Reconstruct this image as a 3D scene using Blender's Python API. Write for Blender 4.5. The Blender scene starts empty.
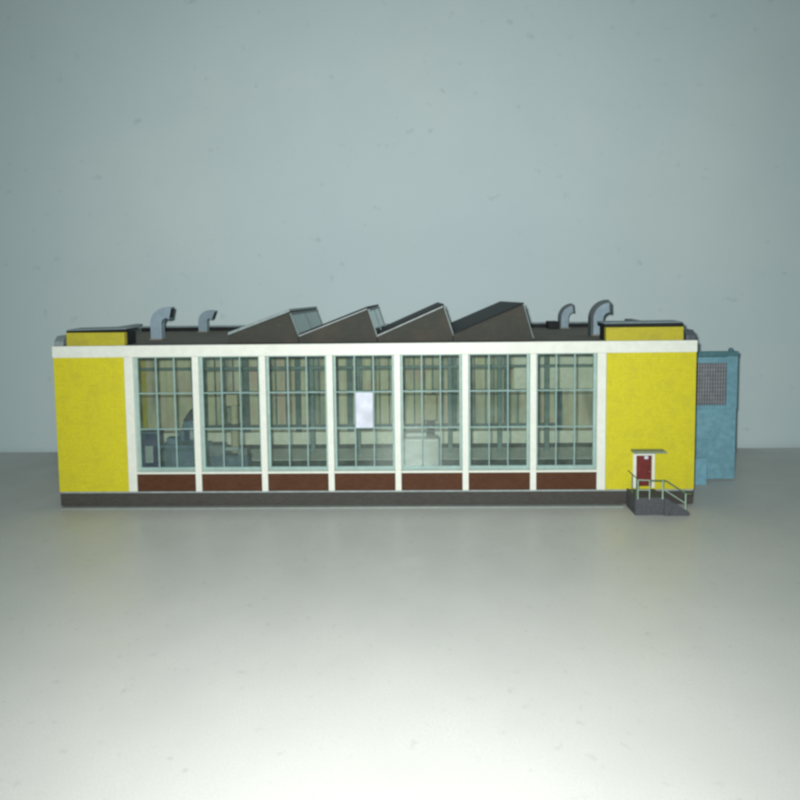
import bpy, bmesh, math, random
from mathutils import Vector, Matrix
random.seed(7)
S = 0.01                       # everything below is written in centimetres
scene = bpy.context.scene
COL = scene.collection

# ------------------------------------------------------------------ helpers
class MB:
    """collects simple solids and links them as one mesh object"""
    def __init__(self): self.bm = bmesh.new()
    def box(self, x0, x1, y0, y1, z0, z1, rot=None, piv=None):
        vs = [Vector((x, y, z)) for x in (x0, x1) for y in (y0, y1) for z in (z0, z1)]
        if rot is not None:
            p = Vector(piv); vs = [rot @ (v - p) + p for v in vs]
        v = [self.bm.verts.new(q) for q in vs]
        for f in ((0,1,3,2),(4,6,7,5),(0,4,5,1),(2,3,7,6),(0,2,6,4),(1,5,7,3)):
            self.bm.faces.new([v[i] for i in f])
        return self
    def prism_xz(self, pts, y0, y1):
        a = [self.bm.verts.new((x, y0, z)) for x, z in pts]
        b = [self.bm.verts.new((x, y1, z)) for x, z in pts]
        self.bm.faces.new(a); self.bm.faces.new(b[::-1])
        n = len(pts)
        for i in range(n):
            j = (i+1) % n
            self.bm.faces.new((a[i], b[i], b[j], a[j]))
        return self
    def prism_yz(self, pts, x0, x1):
        a = [self.bm.verts.new((x0, y, z)) for y, z in pts]
        b = [self.bm.verts.new((x1, y, z)) for y, z in pts]
        self.bm.faces.new(a); self.bm.faces.new(b[::-1])
        n = len(pts)
        for i in range(n):
            j = (i+1) % n
            self.bm.faces.new((a[i], b[i], b[j], a[j]))
        return self
    def sink(self, y0, y1, drop):
        # the far end of a roof light sits a little lower than its gable
        for v in self.bm.verts:
            if v.co.z > 15.6: v.co.z -= drop*(v.co.y-y0)/(y1-y0)
        return self
    def bar(self, p, q, r, n=8):
        p, q = Vector(p), Vector(q); d = (q-p).normalized()
        u = d.orthogonal().normalized(); w = d.cross(u)
        ra, rb = [], []
        for i in range(n):
            t = 2*math.pi*(i+.5)/n; o = (u*math.cos(t)+w*math.sin(t))*r
            ra.append(self.bm.verts.new(p+o)); rb.append(self.bm.verts.new(q+o))
        self.bm.faces.new(ra); self.bm.faces.new(rb[::-1])
        for i in range(n):
            j = (i+1) % n; self.bm.faces.new((ra[i], rb[i], rb[j], ra[j]))
        return self
    def ball(self, c, r, sz=1.0):
        m = Matrix.Translation(c) @ Matrix.Diagonal((r, r, r*sz, 1))
        bmesh.ops.create_uvsphere(self.bm, u_segments=14, v_segments=8, radius=1, matrix=m)
        return self
    def build(self, name, mat, parent=None, bevel=0.0, label=None, seg=2, smooth=False):
        bmesh.ops.recalc_face_normals(self.bm, faces=self.bm.faces)
        for v in self.bm.verts: v.co *= S
        me = bpy.data.meshes.new(name); self.bm.to_mesh(me); self.bm.free()
        if smooth:
            for p in me.polygons: p.use_smooth = True
        o = bpy.data.objects.new(name, me); COL.objects.link(o)
        me.materials.append(mat)
        if parent: o.parent = parent
        if label: o['label'] = label
        if bevel:
            b = o.modifiers.new('bevel', 'BEVEL'); b.width = bevel*S; b.segments = seg
            b.limit_method = 'ANGLE'; b.angle_limit = math.radians(35)
        return o

def thing(name, label, cat, group=None):
    o = bpy.data.objects.new(name, None); COL.objects.link(o)
    o.empty_display_size = .02
    o['label'] = label; o['category'] = cat
    if group: o['group'] = group
    return o

# ------------------------------------------------------------------ materials
def base_mat(name, rough=.5, spec=.5):
    m = bpy.data.materials.new(name); m.use_nodes = True
    nt = m.node_tree; b = nt.nodes['Principled BSDF']
    b.inputs['Roughness'].default_value = rough
    b.inputs['Specular IOR Level'].default_value = spec
    return m, nt, b

def N(nt, t, **kw):
    n = nt.nodes.new(t)
    for k, v in kw.items():
        if k.startswith('i_'): n.inputs[k[2:].replace('_', ' ')].default_value = v
        else: setattr(n, k, v)
    return n

def mixc(nt, fac, a, b, mode='MIX'):
    m = nt.nodes.new('ShaderNodeMix'); m.data_type = 'RGBA'; m.blend_type = mode
    for s, v in ((m.inputs[0], fac), (m.inputs[6], a), (m.inputs[7], b)):
        if hasattr(v, 'is_linked'): nt.links.new(v, s)
        elif isinstance(v, (int, float)): s.default_value = v
        else: s.default_value = (*v, 1) if len(v) == 3 else v
    return m.outputs[2]

def noise(nt, scale, detail=4, rough=.55, vec=None, lo=.35, hi=.65):
    n = N(nt, 'ShaderNodeTexNoise', i_Scale=scale, i_Detail=detail, i_Roughness=rough)
    if vec is None:
        vec = nt.nodes.new('ShaderNodeTexCoord').outputs['Object']
    nt.links.new(vec, n.inputs['Vector'])
    r = N(nt, 'ShaderNodeMapRange'); r.inputs[1].default_value = lo; r.inputs[2].default_value = hi
    nt.links.new(n.outputs['Fac'], r.inputs[0])
    return r.outputs[0]

def bump(nt, b, h, strength=.3, dist=.0003):
    n = N(nt, 'ShaderNodeBump', i_Strength=strength, i_Distance=dist)
    nt.links.new(h, n.inputs['Height']); nt.links.new(n.outputs[0], b.inputs['Normal'])

def facade_vec(nt):
    tc = nt.nodes.new('ShaderNodeTexCoord'); s = nt.nodes.new('ShaderNodeSeparateXYZ')
    nt.links.new(tc.outputs['Object'], s.inputs[0])
    a = N(nt, 'ShaderNodeMath', operation='ADD'); c = nt.nodes.new('ShaderNodeCombineXYZ')
    nt.links.new(s.outputs['X'], a.inputs[0]); nt.links.new(s.outputs['Y'], a.inputs[1])
    nt.links.new(a.outputs[0], c.inputs[0]); nt.links.new(s.outputs['Z'], c.inputs[1])
    return c.outputs[0]

def plastic(name, c, rough=.45, var=.12, spec=.4, scale=180, grain=0):
    m, nt, b = base_mat(name, rough, spec)
    d = tuple(x*(1-var) for x in c); e = tuple(min(1, x*(1+var*.7)) for x in c)
    col = mixc(nt, noise(nt, scale), d, e)
    col = mixc(nt, noise(nt, 40, 6, lo=.5, hi=.8), col, tuple(x*(1-var*1.6) for x in c))
    nt.links.new(col, b.inputs['Base Color'])
    if grain: bump(nt, b, noise(nt, 2500, 3, lo=0, hi=1), grain, .0002)
    return m

def bricks(name, c1, c2, mortar, w, h, msize, offset=.5, rough=.6, dirt=None, dirt_amt=.5, bmp=.4, cvar=.0):
    m, nt, b = base_mat(name, rough, .2)
    v = facade_vec(nt)
    t = N(nt, 'ShaderNodeTexBrick', offset=offset)
    t.inputs['Scale'].default_value = 1; t.inputs['Brick Width'].default_value = w*S
    t.inputs['Row Height'].default_value = h*S; t.inputs['Mortar Size'].default_value = msize*S
    t.inputs['Mortar Smooth'].default_value = .3; t.inputs['Bias'].default_value = 0
    t.inputs['Color1'].default_value = (*c1, 1); t.inputs['Color2'].default_value = (*c2, 1)
    t.inputs['Mortar'].default_value = (*mortar, 1)
    nt.links.new(v, t.inputs['Vector'])
    col = t.outputs['Color']
    if dirt:
        f = noise(nt, 55, 6, .65, lo=.48, hi=.78)
        mm = N(nt, 'ShaderNodeMath', operation='MULTIPLY'); mm.inputs[1].default_value = dirt_amt
        nt.links.new(f, mm.inputs[0]); col = mixc(nt, mm.outputs[0], col, dirt)
        # smudges drawn out along the courses
        mp = N(nt, 'ShaderNodeMapping'); mp.inputs['Scale'].default_value = (60, 60, 420)
        tc = nt.nodes.new('ShaderNodeTexCoord'); nt.links.new(tc.outputs['Object'], mp.inputs[0])
        f2 = noise(nt, 1, 4, .6, vec=mp.outputs[0], lo=.56, hi=.8)
        m2 = N(nt, 'ShaderNodeMath', operation='MULTIPLY'); m2.inputs[1].default_value = dirt_amt*1.4
        nt.links.new(f2, m2.inputs[0]); col = mixc(nt, m2.outputs[0], col, dirt)
    nt.links.new(col, b.inputs['Base Color'])
    inv = N(nt, 'ShaderNodeMath', operation='SUBTRACT'); inv.inputs[0].default_value = 1
    nt.links.new(t.outputs['Fac'], inv.inputs[1])
    bump(nt, b, inv.outputs[0], bmp, .00025)
    return m

def glass(name, tint, refl=.08, cloud=.0):
    m = bpy.data.materials.new(name); m.use_nodes = True; nt = m.node_tree
    nt.nodes.clear()
    out = nt.nodes.new('ShaderNodeOutputMaterial')
    tr = N(nt, 'ShaderNodeBsdfTransparent'); tr.inputs[0].default_value = (*tint, 1)
    gl = N(nt, 'ShaderNodeBsdfGlossy'); gl.inputs['Roughness'].default_value = .06
    gl.inputs[0].default_value = (.85, .97, .95, 1)
    df = N(nt, 'ShaderNodeBsdfDiffuse'); df.inputs[0].default_value = (.45, .58, .55, 1)
    fr = N(nt, 'ShaderNodeFresnel'); fr.inputs[0].default_value = 1.45
    mx = nt.nodes.new('ShaderNodeMixShader'); m2 = nt.nodes.new('ShaderNodeMixShader')
    # dust and scuffs on the clear plastic
    mr = N(nt, 'ShaderNodeMath', operation='MULTIPLY'); mr.inputs[1].default_value = cloud
    nt.links.new(noise(nt, 90, 6, .7, lo=.25, hi=.8), mr.inputs[0])
    nt.links.new(mr.outputs[0], m2.inputs[0])
    nt.links.new(tr.outputs[0], m2.inputs[1]); nt.links.new(df.outputs[0], m2.inputs[2])
    nt.links.new(fr.outputs[0], mx.inputs[0])
    nt.links.new(m2.outputs[0], mx.inputs[1]); nt.links.new(gl.outputs[0], mx.inputs[2])
    nt.links.new(mx.outputs[0], out.inputs[0])
    return m

YEL = bricks('yellow_tiles', (.625, .575, .022), (.565, .52, .020), (.47, .435, .032), .23, .23, .022, offset=0,
             dirt=(.36, .34, .045), dirt_amt=.42, rough=.55, bmp=.35)
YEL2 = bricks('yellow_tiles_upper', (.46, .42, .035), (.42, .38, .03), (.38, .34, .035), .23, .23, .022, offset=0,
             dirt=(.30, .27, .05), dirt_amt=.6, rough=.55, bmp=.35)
RED = bricks('red_brown_brick', (.098, .036, .014), (.070, .026, .011), (.052, .025, .014), .34, .13, .018,
             dirt=(.10, .05, .03), dirt_amt=.5, rough=.6)
PLI = bricks('grey_plinth_brick', (.078, .075, .068), (.058, .056, .051), (.042, .041, .038), .36, .14, .02,
             dirt=(.06, .055, .05), dirt_amt=.6, rough=.65)
GAB = bricks('brown_gable_brick', (.051, .054, .045), (.043, .045, .038), (.034, .036, .031), .3, .12, .015,
             dirt=(.075, .062, .048), dirt_amt=.6, rough=.7, bmp=.25)
WHT = plastic('white_plastic', (.69, .73, .66), .4, .05)
FRM = plastic('teal_frame_plastic', (.29, .42, .395), .4, .10)
COLM = plastic('hall_column_paint', (.12, .20, .19), .5, .15)
RLF = plastic('roof_light_frame_plastic', (.13, .18, .18), .45, .15)
MUL = plastic('pale_glazing_bar', (.25, .38, .365), .4, .10)
RFRM = plastic('unlit_teal_rear_frame', (.07, .13, .125), .5, .15)  # frame teal darkened in the colour, as the unlit back side
PLA = plastic('rear_plinth_plaster', (.72, .75, .62), .6, .10)
ROOF = plastic('brown_roof_felt', (.22, .20, .165), .8, .25, .25, 900, .6)
BLK = plastic('black_roof_edge', (.014, .017, .017), .6, .2, .2)
GRY = plastic('blue_grey_coping', (.21, .28, .30), .45, .12)
DGRY = plastic('dark_grey_fascia', (.013, .016, .017), .6, .2, .2)
MGRY = plastic('mid_grey_fascia', (.22, .28, .285), .45, .15)
EGRY = plastic('end_parapet_grey', (.085, .105, .125), .5, .15)
DUCT = plastic('blue_grey_duct', (.25, .34, .40), .42, .10)
DUCTSH = plastic('duct_grazing_shade', (.065, .09, .10), .45, .15)  # darker duct colour: grazing shade of the outer curve painted in
HOLE = plastic('duct_mouth', (.012, .014, .016), .7, .1)
BLUE = plastic('blue_gate', (.165, .345, .42), .45, .14)
BLUEL = plastic('light_blue_gate_foot', (.17, .36, .455), .45, .12)
BLUED = plastic('gate_top_rail', (.08, .19, .22), .5, .15)
MESH = plastic('gate_wire', (.26, .29, .32), .45, .15)
MESHB = plastic('gate_mesh_back', (.10, .10, .105), .7, .15)
DOOR = plastic('red_brown_door', (.15, .025, .022), .45, .2)
STEP = plastic('dark_grey_steps', (.075, .082, .092), .75, .2, .3, 600, .4)
RAIL = plastic('pale_green_railing', (.30, .42, .34), .45, .12)
RAILD = plastic('dark_green_rail', (.10, .17, .09), .5, .15)
CANO = plastic('canopy_grey_green', (.20, .26, .21), .55, .15)
NAVY = plastic('navy_cabinet', (.018, .026, .085), .45, .15)
BENB = plastic('steel_blue_machine', (.095, .150, .20), .45, .2)
MACH = plastic('dull_blue_machine', (.07, .12, .145), .5, .2)
MDRK = plastic('black_machine_top', (.012, .014, .018), .5, .2)
PALE = plastic('pale_grey_panel', (.30, .36, .36), .5, .15)
GREYM = plastic('grey_machine', (.17, .20, .21), .5, .2)
WGLARE = plastic('white_glare', (.36, .39, .36), .4, .06)  # pale colour standing for glare in the fifth window
BEIG = plastic('beige_column', (.36, .34, .22), .55, .12)
FLOOR = plastic('hall_floor', (.10, .12, .115), .6, .2)
FLOORL = plastic('hall_floor_walkway', (.62, .68, .62), .6, .15)
PIT = plastic('floor_pit', (.03, .045, .042), .7, .2)
GLARE_LAMP = plastic('white_glare_and_lamp', (.58, .62, .72), .4, .16, scale=60)  # white for the painted flash glare pane and the door lamp
CLEAR = glass('window_film', (.92, .96, .93), cloud=.09)
SKYL = glass('roof_light_film', (.42, .62, .63), cloud=.85)
BASE = plastic('pale_base_plate', (.27, .31, .29), .35, .08)

# curtain-like beige printing behind the rear glazing
def curtain_mat():
    m, nt, b = base_mat('beige_curtain', .8, .2)
    tc = nt.nodes.new('ShaderNodeTexCoord')
    mp = N(nt, 'ShaderNodeMapping'); mp.inputs['Scale'].default_value = (150, 1, 7)
    nt.links.new(tc.outputs['Object'], mp.inputs[0])
    f = noise(nt, 1, 3, .6, vec=mp.outputs[0], lo=.32, hi=.68)
    col = mixc(nt, f, (.47, .48, .30), (.62, .61, .44))
    mp2 = N(nt, 'ShaderNodeMapping'); mp2.inputs['Scale'].default_value = (45, 1, 25)
    nt.links.new(tc.outputs['Object'], mp2.inputs[0])
    f2 = noise(nt, 1, 2, .5, vec=mp2.outputs[0], lo=.45, hi=.68)
    m1 = N(nt, 'ShaderNodeMath', operation='MULTIPLY'); m1.inputs[1].default_value = .7
    nt.links.new(f2, m1.inputs[0]); col = mixc(nt, m1.outputs[0], col, (.50, .36, .30))
    mp3 = N(nt, 'ShaderNodeMapping'); mp3.inputs['Scale'].default_value = (70, 1, 12); mp3.inputs['Location'].default_value = (3, 0, 9)
    nt.links.new(tc.outputs['Object'], mp3.inputs[0])
    f3 = noise(nt, 1, 2, .5, vec=mp3.outputs[0], lo=.48, hi=.68)
    m3 = N(nt, 'ShaderNodeMath', operation='MULTIPLY'); m3.inputs[1].default_value = .75
    nt.links.new(f3, m3.inputs[0]); col = mixc(nt, m3.outputs[0], col, (.17, .23, .17))
    nt.links.new(col, b.inputs['Base Color'])
    return m
CURT = curtain_mat()

# ------------------------------------------------------------------ setting: table and wall behind
def wall_mat():
    m, nt, b = base_mat('painted_wall', .75, .25)
    c = mixc(nt, noise(nt, 9, 5, .6), (.555, .67, .675), (.59, .70, .70))
    c = mixc(nt, noise(nt, 3, 2, .5, lo=.3, hi=.7), c, (.545, .67, .70))
    f = noise(nt, 62, 3, .5, lo=.66, hi=.78)
    mm = N(nt, 'ShaderNodeMath', operation='MULTIPLY'); mm.inputs[1].default_value = .42
    nt.links.new(f, mm.inputs[0]); c = mixc(nt, mm.outputs[0], c, (.36, .42, .42))
    nt.links.new(c, b.inputs['Base Color'])
    bump(nt, b, noise(nt, 260, 6, .6, lo=0, hi=1), .25, .0006)
    return m
def table_mat():
    m, nt, b = base_mat('table_top', .3, .45)
    c = mixc(nt, noise(nt, 14, 5, .6), (.53, .545, .515), (.585, .60, .565))
    c = mixc(nt, noise(nt, 900, 3, .6, lo=.3, hi=.7), c, (.49, .51, .48))
    f = noise(nt, 120, 4, .6, lo=.62, hi=.75)
    mm = N(nt, 'ShaderNodeMath', operation='MULTIPLY'); mm.inputs[1].default_value = .5
    nt.links.new(f, mm.inputs[0]); c = mixc(nt, mm.outputs[0], c, (.34, .36, .35))
    nt.links.new(c, b.inputs['Base Color'])
    r = N(nt, 'ShaderNodeMapRange'); r.inputs[3].default_value = .34; r.inputs[4].default_value = .48
    nt.links.new(noise(nt, 30, 5, .6), r.inputs[0]); nt.links.new(r.outputs[0], b.inputs['Roughness'])
    bump(nt, b, noise(nt, 500, 5, .6, lo=0, hi=1), .08, .0004)
    return m
tb = MB().box(-130, 130, -75, 21.7, -3, 0).build('table', table_mat(), bevel=.15)
tb['kind'] = 'structure'
wl = MB().box(-160, 160, 22.3, 24, -80, 140).build('wall', wall_mat())
wl['kind'] = 'structure'

# ------------------------------------------------------------------ the factory building
B = thing('factory_building', 'yellow and white model factory with sawtooth roof and seven tall windows on the table', 'model building')
ZT, ZB, ZP = 15.55, 14.45, 1.42          # top of white band, its underside, top of plinth
X0, PX = -22.87, 6.318                   # first pillar, spacing
DEP = 19.6
MB().box(-29.98, 29.98, .12, DEP, .14, ZP).build('plinth', PLI, B, .03)
MB().box(-29.7, 23.4, -.45, DEP+.2, .0, .137).build('base_plate', BASE, B, .03)
MB().box(-29.92, 29.92, .06, .14, ZP+.003, 1.56).build('trim_strip', PALE, B)
# corner walls
for x0, x1 in ((-30, X0-.42), (X0+7*PX+.42, 30)):
    MB().box(x0, x1, .03, .6, 1.565, ZB-.002).build('yellow_wall', YEL, B, .03)
MB().box(-30, -29.6, .605, DEP, ZP+.005, ZT-.1).build('end_wall', YEL, B)
# right end wall is open in the middle for the gate
we = MB()
we.box(29.6, 30, .605, 5.9, ZP+.005, ZT-.1); we.box(29.6, 30, 13.6, DEP, ZP+.005, ZT-.1); we.box(29.6, 30, 5.905, 13.595, 13.0, ZT-.1)
we.build('end_wall', YEL, B)
MB().box(-30.04, 30.04, -.06, .55, ZB, ZT).build('white_band', WHT, B, .05)
for i in range(8):
    w = .40 if i in (0, 7) else .29
    x = X0 + i*PX
    MB().box(x-w, x+w, -.03, .88, 1.568, ZB-.003).build('pillar', WHT, B, .04)

TR = (3.43, 7.45, 10.9, ZB-.02)
VENT = {}
for i in range(7):
    l = X0+i*PX+(.403 if i == 0 else .293); r = X0+(i+1)*PX-(.403 if i == 6 else .293)
    MB().box(l, r, .13, .45, 1.568, 3.245).build('brick_panel', RED, B, .02)
    MB().box(l, r, .02, .88, 3.25, 3.43).build('sill', WHT, B, .02)
    w = MB()
    z0, z1 = 3.44, ZB-.01
    fw = .22
    w.box(l+.003, l+fw, .58, .86, z0, z1); w.box(r-fw, r-.003, .58, .86, z0, z1)
    w.box(l+fw, r-fw, .58, .86, z0, z0+.30); w.box(l+fw, r-fw, .58, .86, z1-.13, z1)
    win = w.build('window', FRM, B, .02)
    a, b = l+fw, r-fw
    xs = [a + (b-a)/3, a + 2*(b-a)/3]
    g = MB()
    for x in xs: g.box(x-.055, x+.055, .60, .80, z0+.30, z1-.13)
    cols = [a, xs[0]-.055, xs[0]+.055, xs[1]-.055, xs[1]+.055, b]
    for zz in (TR[1], TR[2]):
        for k in range(3): g.box(cols[2*k], cols[2*k+1], .61, .79, zz-.055, zz+.055)
    g.build('glazing_bars', MUL, win, .015)
    MB().box(a, b, .70, .725, z0+.30, z1-.13).build('pane', CLEAR, win)
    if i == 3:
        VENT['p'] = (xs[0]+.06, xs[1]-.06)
        MB().box(xs[0]+.075, xs[1]-.075, .56, .59, TR[1]+.04, TR[2]-.06).build('glare_pane', GLARE_LAMP, win, .01,
            label='white pane standing for flash glare in the middle of the fourth window')  # flash reflection on the glass, built as an opaque white pane

# inside: floor, walkway, pit, rear wall
MB().box(-29.59, 29.59, .89, 18.8, .75, 1.0+.425).build('hall_floor', FLOOR, B)
FZ = 1.43
MB().box(-29.5, 29.5, 11.5, 16.6, FZ, FZ+.06).build('walkway', FLOORL, B, .03)
MB().box(-29.5, 29.5, 9.2, 11.3, FZ, FZ+.02).build('floor_pit', PIT, B)  # front strip: window frame shadow put into the dark pit colour
MB().box(-29.5, 29.5, 16.8, 18.7, FZ, FZ+.02).build('floor_pit', PIT, B)
MB().box(-29.58, 29.58, 18.85, 19.0, 1.45, 3.0).build('rear_plinth', PLA, B, .02)
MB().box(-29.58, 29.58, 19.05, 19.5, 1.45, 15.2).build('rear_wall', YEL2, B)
for i in range(-1, 8):
    l = max(-29.5, X0+i*PX+.3); r = min(29.5, X0+(i+1)*PX-.3)
    MB().box(l, r, 18.98, 19.03, 3.02, 14.2).build('curtain', CURT, B)
for i in range(8):
    x = X0+i*PX
    MB().box(x-.34, x+.34, 18.6, 19.04, 3.02, 14.2).build('rear_pillar', RFRM, B)
rg = MB()
for i in range(7):
    l = X0+i*PX+.345; r = X0+(i+1)*PX-.345
    for zz, h in ((3.75, .32), (7.95, .26), (10.55, .10)):
        rg.box(l, r, 18.78, 18.96, zz-h/2, zz+h/2)
    for k in (1, 2, 3, 4):
        x = l+(r-l)*(k+random.uniform(-.12, .12))/5
        for za, zb_ in ((3.92, 7.81), (8.09, 10.49), (10.61, 14.1)): rg.box(x-.09, x+.09, 18.8, 18.94, za, zb_)
rg.build('rear_glazing_bars', RFRM, B)
for x in (-7.9, -2.6, 8.0, 13.7, 19.1):
    c = MB().box(x-.24, x+.24, 14.6, 15.1, FZ+.062, 15.25).build('hall_column', COLM, B, .03)
MB().box(-29.5, 29.5, 14.2, 14.55, 11.35, 11.6).build('crane_rail', COLM, B, .02)
# blank end of the hall on the right (beyond the last rear windows)
MB().box(15.9, 29.5, 18.5, 18.59, 8.15, 13.9).build('rear_panel', PLA, B)

# roof
MB().box(-29.25, 29.25, .56, 19.0, 15.30, 15.50).build('roof', ROOF, B)
MB().box(-29.25, 29.25, .56, .9, 15.503, 15.60).build('roof_edge', BLK, B, .02)
MB().box(-29.25, 27.4, 19.0, 19.45, 15.3, 15.93).build('back_parapet', DGRY, B, .03)
MB().box(-29.3, 27.4, 18.93, 19.52, 15.935, 16.12).build('coping', GRY, B, .04)
for sx in (-1, 1):
    a, b = sorted((sx*29.27, sx*30.12))
    MB().prism_yz([(.58, 15.56), (.58, 15.95), (1.1, 16.42), (19.5, 16.42), (19.5, 15.4), (.58, 15.4)], a, b).build('end_parapet', MGRY if sx < 0 else EGRY, B, .06)
# raised corner blocks: yellow front, dark roof slab set on top
for x0, x1, dep, th, lift in ((-28.78, -23.25, 3.4, .16, .10), (21.78, 28.88, 3.2, .30, .03)):
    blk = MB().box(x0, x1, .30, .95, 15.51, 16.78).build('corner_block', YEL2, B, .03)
    # the little roof sheet sits a touch skew on its block
    MB().prism_xz([(x0-.06, 16.785), (x1+.04, 16.785+lift), (x1+.04, 16.785+lift+th), (x0-.06, 16.785+th)], .42, dep).build('block_roof', BLK, blk, .03)
    MB().prism_xz([(x0-.10, 16.79+th), (x1+.05, 16.79+lift+th), (x1+.05, 16.90+lift+th), (x0-.10, 16.90+th)], .62, dep+.06).build('coping', GRY, blk, .03)
    MB().box(x0+.15, x1-.15, 1.0, dep-.1, 15.51, 16.74).build('block_core', BLK, blk)

# sawtooth roof lights
YG, YB = 1.0, 18.4
teeth = [(-13.6, 16.25, -7.75, 18.40, -6.95, 16.15), (-6.90, 16.15, -.35, 18.66, .50, 15.98),
         (.55, 16.10, 6.78, 18.82, 7.66, 16.08), (7.71, 16.10, 14.25, 18.86, 15.15, 15.75)]
for k, (xl, zl, xa, za, xr, zr) in enumerate(teeth):
    rl = MB().prism_xz([(xl, 15.505), (xl, zl), (xa, za), (xr, zr), (xr, 15.505)], YG, YB).sink(YG, YB, .42).build('roof_light', GAB, B, .02)
    L = math.hypot(xa-xl, za-zl); ux, uz = (xa-xl)/L, (za-zl)/L; nx, nz = -uz, ux
    def q(s, t): return (xl+ux*s+nx*t, zl+uz*s+nz*t)
    # thin pale strip along the top of the gable, then the thick roof slab over it
    MB().prism_xz([q(.05, .005), q(L-.02, .005), q(L-.02, .10), q(.05, .10)], YG-.06, YB).sink(YG, YB, .42).build('gable_trim', PALE if 0 < k < 3 else GAB, rl)
    th = .26 if k else .36
    MB().prism_xz([q(0, .105), q(L+.12, .105), q(L+.16, th), q(.12, th)], YG-.10, YB+.1).sink(YG, YB, .42).build('roof_slab', MGRY if k == 0 else DGRY, rl, .05)
    # glazed face: frame and film
    GL = math.hypot(xr-xa, zr-za); gx, gz = (xr-xa)/GL, (zr-za)/GL; mx, mz = -gz, gx
    def h(s, t): return (xa+gx*s+mx*t, za+gz*s+mz*t)
    fr = MB()
    fr.prism_xz([h(.02, .01), h(.22, .01), h(.22, .16), h(.02, .16)], YG+.02, YB-.02)
    fr.prism_xz([h(GL-.14, .01), h(GL-.01, .01), h(GL-.01, .16), h(GL-.14, .16)], YG+.02, YB-.02)
    n = 2
    for j in range(n+1):
        yy = YG+.02+(YB-YG-.24)*j/n
        fr.prism_xz([h(.222, .01), h(GL-.142, .01), h(GL-.142, .13), h(.222, .13)], yy, yy+.16)
    fr.sink(YG, YB, .42).build('roof_light_frame', RLF, rl, .015)
    MB().prism_xz([h(.22, .03), h(GL-.14, .03), h(GL-.14, .06), h(.22, .06)], YG+.2, YB-.2).sink(YG, YB, .42).build('roof_light_pane', SKYL, rl)

# curved square ventilation ducts
def duct(x, y, zb, w, d, zs, R, ang, shade, drop=.0):
    # centre line: up to zs, then an arc of `ang` degrees to the right
    path = [(x, zb, 0.)]
    path.append((x, zs, 0.))
    n = 12
    for i in range(1, n+1):
        t = math.radians(ang)*i/n
        path.append((x+R-R*math.cos(t), zs+R*math.sin(t), t))
    def ring(bm, a, b, y0, y1):
        rs = []
        for (cx, cz, t) in path:
            ox, oz = -math.cos(t), math.sin(t)
            rs.append([bm.verts.new((cx+ox*o, yy, cz+oz*o)) for o, yy in ((a, y0), (a, y1), (b, y1), (b, y0))])
        bm.faces.new(rs[0]); bm.faces.new(rs[-1][::-1])
        for u, v in zip(rs, rs[1:]):
            for i in range(4):
                j = (i+1) % 4; bm.faces.new((u[i], v[i], v[j], u[j]))
    m = MB(); ring(m.bm, w/2, -w/2, y-d/2, y+d/2)
    o = m.build('vent_duct', DUCT, B, .04)
    if shade:
        s = MB(); ring(s.bm, w/2+shade, w/2+.004, y-d/2-.06, y+d/2+.04); s.build('duct_shade_strip', DUCTSH, o, .02)  # added dark strip: shade on the outer curve of the duct
    cx, cz, t = path[-1]
    tx, tz = math.sin(t), math.cos(t); ox, oz = -math.cos(t), math.sin(t)
    def P(s, o_): return (cx+tx*s+ox*o_, cz+tz*s+oz*o_)
    # flared rim round a dark mouth
    MB().prism_xz([P(-.02, w/2+.06), P(.16, w/2+.06), P(.16, -w/2-.06), P(-.02, -w/2-.06)], y-d/2-.06, y+d/2+.06).build('duct_rim', DUCTSH if shade else DUCT, o, .02)
    MB().prism_xz([P(.10, w/2-.06), P(.175, w/2-.06), P(.175, -w/2+.06), P(.10, -w/2+.06)], y-d/2+.06, y+d/2-.06).build('duct_mouth', HOLE, o)
    MB().box(x-w/2-.15, x+w/2+.15, y-d/2-.15, y+d/2+.15, zb-.02, zb+.12).build('duct_foot', ROOF, o, .02)
duct(-22.62, 7.0, 15.51, 1.12, 1.1, 17.15, 1.15, 102, 0)
duct(-20.95, 17.0, 15.51, 1.0, 1.0, 16.75, .85, 112, 0)
duct(22.70, 7.0, 15.51, 1.0, 1.1, 17.2, 1.15, 88, .28)
duct(21.50, 17.0, 15.51, .85, 1.0, 16.75, 1.05, 84, .20)

# low hatch boxes by the right ducts
MB().box(19.6, 20.8, 16.5, 18.2, 15.51, 16.35).build('roof_hatch', DGRY, B, .04)

# door, frame, lamp, canopy
d = MB().box(24.62, 26.02, -.03, .02, 1.9, 4.80).build('door', DOOR, B, .02)
df = MB(); df.box(24.30, 24.60, -.10, .02, 1.75, 4.98); df.box(26.04, 26.30, -.10, .02, 1.75, 4.98); df.box(24.605, 26.035, -.09, .02, 4.82, 4.98)
df.build('door_frame', WHT, d, .02)
dp = MB()
for zz in (2.1, 3.1, 4.0): dp.box(24.78, 25.86, -.05, -.032, zz, zz+.72)
dp.build('door_panel', DOOR, d, .015)
MB().box(25.30, 25.66, -.26, -.035, 4.50, 4.80).build('door_lamp', GLARE_LAMP, d, .06)
MB().ball((25.85, -.09, 3.3), .05).build('handle', PALE, d)
MB().box(24.05, 27.05, -1.05, .025, 5.26, 5.42).build('canopy', CANO, B, .04)

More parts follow.
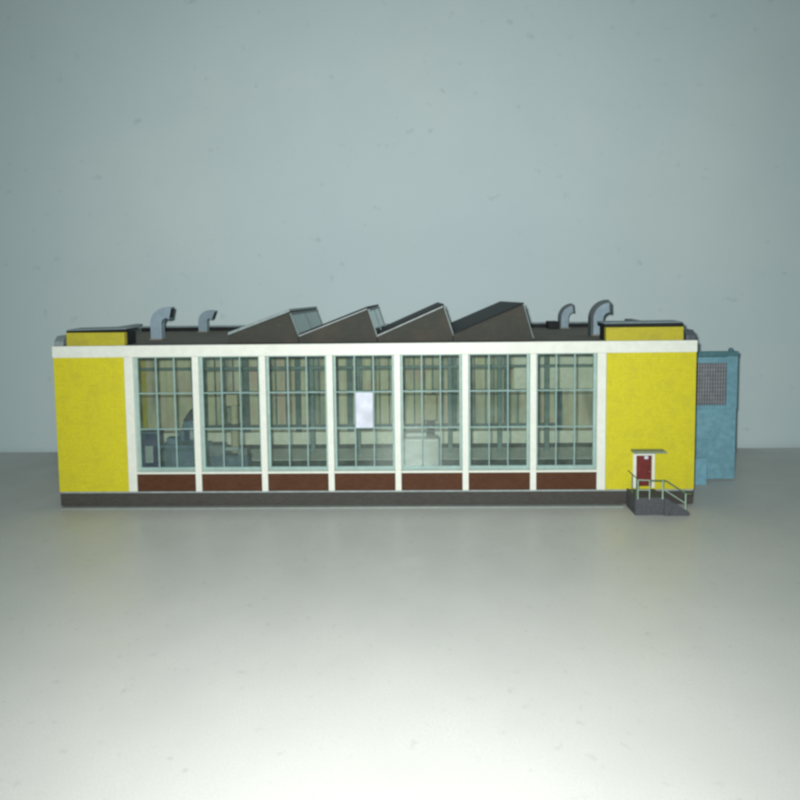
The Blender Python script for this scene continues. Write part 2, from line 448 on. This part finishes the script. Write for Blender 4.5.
# steps in front of the door
st = MB()
st.box(23.90, 26.35, -2.55, .11, 0.0, 1.62)
ns = 5
for i in range(ns):
    xa = 26.352+i*.44; st.box(xa, xa+.438, -2.55, -.5, 0, 1.62-(i+1)*1.62/(ns+.3))
st.box(23.74, 23.895, -2.6, .05, 0, 1.70)
steps = st.build('steps', STEP, B, .03)
MB().prism_xz([(26.3, .0), (26.3, 1.70), (28.55, .32), (28.55, 0)], -2.72, -2.56).build('stringer', STEP, steps, .02)
yr = -2.62
rr = MB(); R_ = .052
rr.bar((23.95, yr, 1.5), (23.95, yr, 3.30), .06); rr.bar((24.98, yr, 1.5), (24.98, yr, 3.22), R_)
rr.bar((23.95, yr, 3.27), (24.98, yr, 3.22), .06); rr.bar((23.95, yr, 2.35), (24.98, yr, 2.35), R_)
rr.bar((26.15, yr, 1.5), (26.15, yr, 3.2), .068); rr.bar((28.20, yr, .2), (28.20, yr, 2.0), .068)
rr.bar((26.15, yr, 2.45), (28.20, yr, 1.1), R_)
rr.build('railing', RAIL, steps, label='pale green railing with upright posts')
rd = MB()
rd.bar((24.98, yr, 3.22), (26.4, yr, 3.20), .06); rd.bar((26.4, yr, 3.20), (28.25, yr, 1.98), .068); rd.bar((28.25, yr, 1.98), (28.7, yr, 1.95), .06)
rd.build('handrail', RAILD, steps)
r3 = MB()
r3.bar((23.85, yr+.12, 1.6), (23.85, yr+.12, 3.4), .055); r3.bar((23.85, yr+.12, 3.4), (23.85, -.05, 3.4), .055); r3.bar((23.85, -1.3, 1.6), (23.85, -1.3, 3.4), .05)
r3.build('railing', RAILD, steps, label='dark green railing at the left end of the landing')

# blue gate leaf standing open at the right-hand end
gy = 8.0
g = MB()
g.box(30.05, 37.45, gy, gy+.25, 0.15, 7.55)
gate = g.build('gate', BLUE, B, .03)
gf = MB()
gf.box(36.40, 37.5, gy-.06, gy+.30, 7.56, 13.1); gf.box(30.05, 36.395, gy-.05, gy+.28, 12.4, 13.05); gf.box(30.05, 36.395, gy-.05, gy+.28, 7.56, 8.02)
gf.box(30.05, 30.6, gy-.04, gy+.27, 8.03, 12.39)
gf.build('gate_frame', BLUE, gate, .04)
MB().box(30.05, 37.55, gy-.10, gy+.35, 13.11, 13.62).build('top_rail', BLUED, gate, .04)
MB().ball((36.8, gy+.1, 13.75), .26, .9).build('gate_catch', BLUED, gate)
mesh = MB().box(30.61, 36.39, gy+.14, gy+.22, 8.03, 12.39).build('mesh_back', MESHB, gate)
gm = MB()
x = 30.75
while x < 36.3:
    gm.box(x, x+.11, gy+.03, gy+.11, 8.03, 12.39); x += .27
for zz in [8.3+.42*i for i in range(10)]: gm.box(30.61, 36.39, gy+.112, gy+.135, zz, zz+.07)
gm.build('wire_mesh', MESH, gate)
gs = MB()
for zz in (1.2, 4.3, 7.0): gs.box(30.3, 37.2, gy-.04, gy-.005, zz, zz+.10)
for xx in (33.9, 35.7): gs.box(xx, xx+.06, gy-.025, gy-.004, .3, 7.4)
gs.build('gate_ribs', BLUE, gate, .01)
MB().box(30.02, 33.95, 6.55, 6.75, 0.0, 2.75).build('gate_foot', BLUEL, gate, .03, label='lighter blue plate at the foot of the gate')

# ------------------------------------------------------------------ machines inside the hall, plus a block for window glare
t = thing('tool_cabinet', 'dark navy cabinet with a pale front panel, at the left of the first window', 'cabinet')
c = MB().box(-23.6, -22.0, 4, 5.6, FZ+.003, 6.25).build('cabinet_body', NAVY, t, .05)
MB().box(-23.2, -22.4, 3.93, 3.995, 3.3, 5.0).build('front_panel', PALE, c, .02)
MB().box(-23.65, -21.95, 3.95, 5.65, 6.255, 6.45).build('cabinet_top', BENB, c, .03)

t = thing('work_bench', 'low steel blue workbench with shelf behind the first window', 'workbench')
MB().box(-21.7, -17.0, 4.0, 6.0, 4.75, 5.05).build('bench_top', BENB, t, .04)
MB().box(-21.4, -17.3, 4.3, 5.8, FZ+.003, 4.74).build('bench_body', MACH, t, .03)
MB().box(-20.6, -18.4, 4.2, 4.29, 2.6, 4.4).build('drawer_front', BENB, t, .03)
MB().box(-21.2, -20.1, 4.4, 5.4, 5.055, 5.7).build('vice', BENB, t, .06)

t = thing('drill_machine', 'blue machine with a rounded black top behind the bench in the first window', 'machine')
MB().box(-20.5, -19.0, 6.3, 8.2, FZ+.003, 3.6).build('machine_base', MACH, t, .08)
m = MB(); m.prism_xz([(-20.45, 3.605), (-20.6, 5.6), (-20.15, 6.9), (-19.0, 7.1), (-18.9, 3.605)], 6.5, 8.0); m.build('machine_body', BENB, t, .12)
m = MB(); m.prism_xz([(-20.2, 6.95), (-19.8, 7.6), (-19.3, 8.25), (-18.95, 8.15), (-18.85, 7.12), (-19.0, 7.12)], 6.4, 8.1); m.build('machine_head', MDRK, t, .15)
MB().box(-20.0, -19.5, 6.3, 6.48, 4.3, 6.2).build('machine_door', NAVY, t, .04)
MB().box(-19.4, -19.05, 6.3, 6.48, 5.1, 6.1).build('front_panel', PALE, t, .04)

t = thing('lathe', 'grey blue lathe bed with two headstocks low in the second window', 'lathe')
MB().box(-17.6, -13.6, 7, 8.6, FZ+.003, 3.1).build('lathe_base', BENB, t, .06)
MB().box(-17.8, -16.2, 6.9, 8.7, 3.105, 4.3).build('headstock', GREYM, t, .10)
MB().box(-14.7, -13.7, 7.1, 8.5, 3.105, 3.95).build('tailstock', GREYM, t, .10)
m = MB(); m.bar((-16.2, 7.8, 3.7), (-14.7, 7.8, 3.7), .22, 12); m.build('spindle', PALE, t)

t = thing('pillar_drill', 'pale upright pillar drill with dark table in the second window', 'drill')
m = MB(); m.bar((-15.5, 9.2, FZ+.2), (-15.5, 9.2, 9.0), .42, 14); m.build('column', BEIG, t)
MB().box(-16.4, -14.9, 8.3, 9.6, 5.75, 6.15).build('drill_table', MDRK, t, .05)
MB().box(-16.1, -14.9, 8.2, 9.8, 8.2, 9.6).build('drill_head', BEIG, t, .12)
MB().box(-16.5, -14.6, 8.2, 10.2, FZ+.003, FZ+.24).build('drill_base', GREYM, t, .05)

t = thing('glare_block', 'pale rounded block standing for glare behind the lower panes of the fifth window', 'machine')
MB().box(2.85, 6.45, 5.0, 7.0, FZ+.003, 5.35).build('glare_body', WGLARE, t, .25, seg=4)  # added solid body in place of glare on the lower panes
MB().box(3.0, 5.2, 5.4, 6.9, 5.355, 5.85).build('glare_top', WGLARE, t, .18, seg=4)
MB().box(4.72, 4.80, 4.96, 4.99, 2.2, 5.1).build('glare_gap', GREYM, t)

t = thing('control_box', 'beige control box on a dark stand behind the pale glare block in the fifth window', 'control box')
MB().box(5.0, 6.4, 12, 13.2, 5.75, 8.6).build('box_body', BEIG, t, .08)
MB().box(5.3, 6.1, 12.2, 13.0, FZ+.065, 5.745).build('stand', MDRK, t, .04)


# ------------------------------------------------------------------ lights: the camera flash and dim room light
def lamp(name, loc, target, power, color, radius, size=math.radians(150), blend=1.0):
    L = bpy.data.lights.new(name, 'SPOT'); L.energy = power; L.color = color
    L.shadow_soft_size = radius*S; L.spot_size = size; L.spot_blend = blend
    o = bpy.data.objects.new(name, L); COL.objects.link(o); o.location = Vector(loc)*S
    o.rotation_euler = (Vector(target)-Vector(loc)).to_track_quat('-Z', 'Y').to_euler()
    return o
lamp('flash_lamp', (3.2, -62.6, 22.6), (4, 20, 15), 18.6, (1.0, 1.0, .975), .5, math.radians(134), 1.0)

w = bpy.data.worlds.new('World'); scene.world = w; w.use_nodes = True
bg = w.node_tree.nodes['Background']; bg.inputs[0].default_value = (.42, .62, .66, 1); bg.inputs[1].default_value = .16

# ------------------------------------------------------------------ camera (hand-held phone, slightly above the roof)
cx, cy, cz, yaw, pit, rol, py = 4.2496, -62.8441, 21.3629, .0244, .0733, -.0119, 330.12
cam = bpy.data.cameras.new('camera'); co = bpy.data.objects.new('camera', cam); COL.objects.link(co)
a = Vector((-math.sin(yaw)*math.cos(pit), math.cos(yaw)*math.cos(pit), -math.sin(pit)))
r = Vector((math.cos(yaw), math.sin(yaw), 0)); u = r.cross(a)
r2 = r*math.cos(rol)+u*math.sin(rol); u2 = -r*math.sin(rol)+u*math.cos(rol)
M = Matrix((r2, u2, -a)).transposed().to_4x4(); M.translation = Vector((cx, cy, cz))*S
co.matrix_world = M
cam.sensor_width = 36; cam.lens = 680/800*36
cam.shift_y = -(400-py)/800
cam.clip_start = .01; cam.clip_end = 50
cam.dof.use_dof = True; cam.dof.focus_distance = .63; cam.dof.aperture_fstop = 22
scene.camera = co

scene.view_settings.view_transform = 'Standard'; scene.view_settings.look = 'None'
scene.view_settings.exposure = 0; scene.view_settings.gamma = 1
scene.cycles.max_bounces = 8; scene.cycles.transparent_max_bounces = 12
scene.cycles.use_denoising = True
scene.cycles.filter_width = 3.0
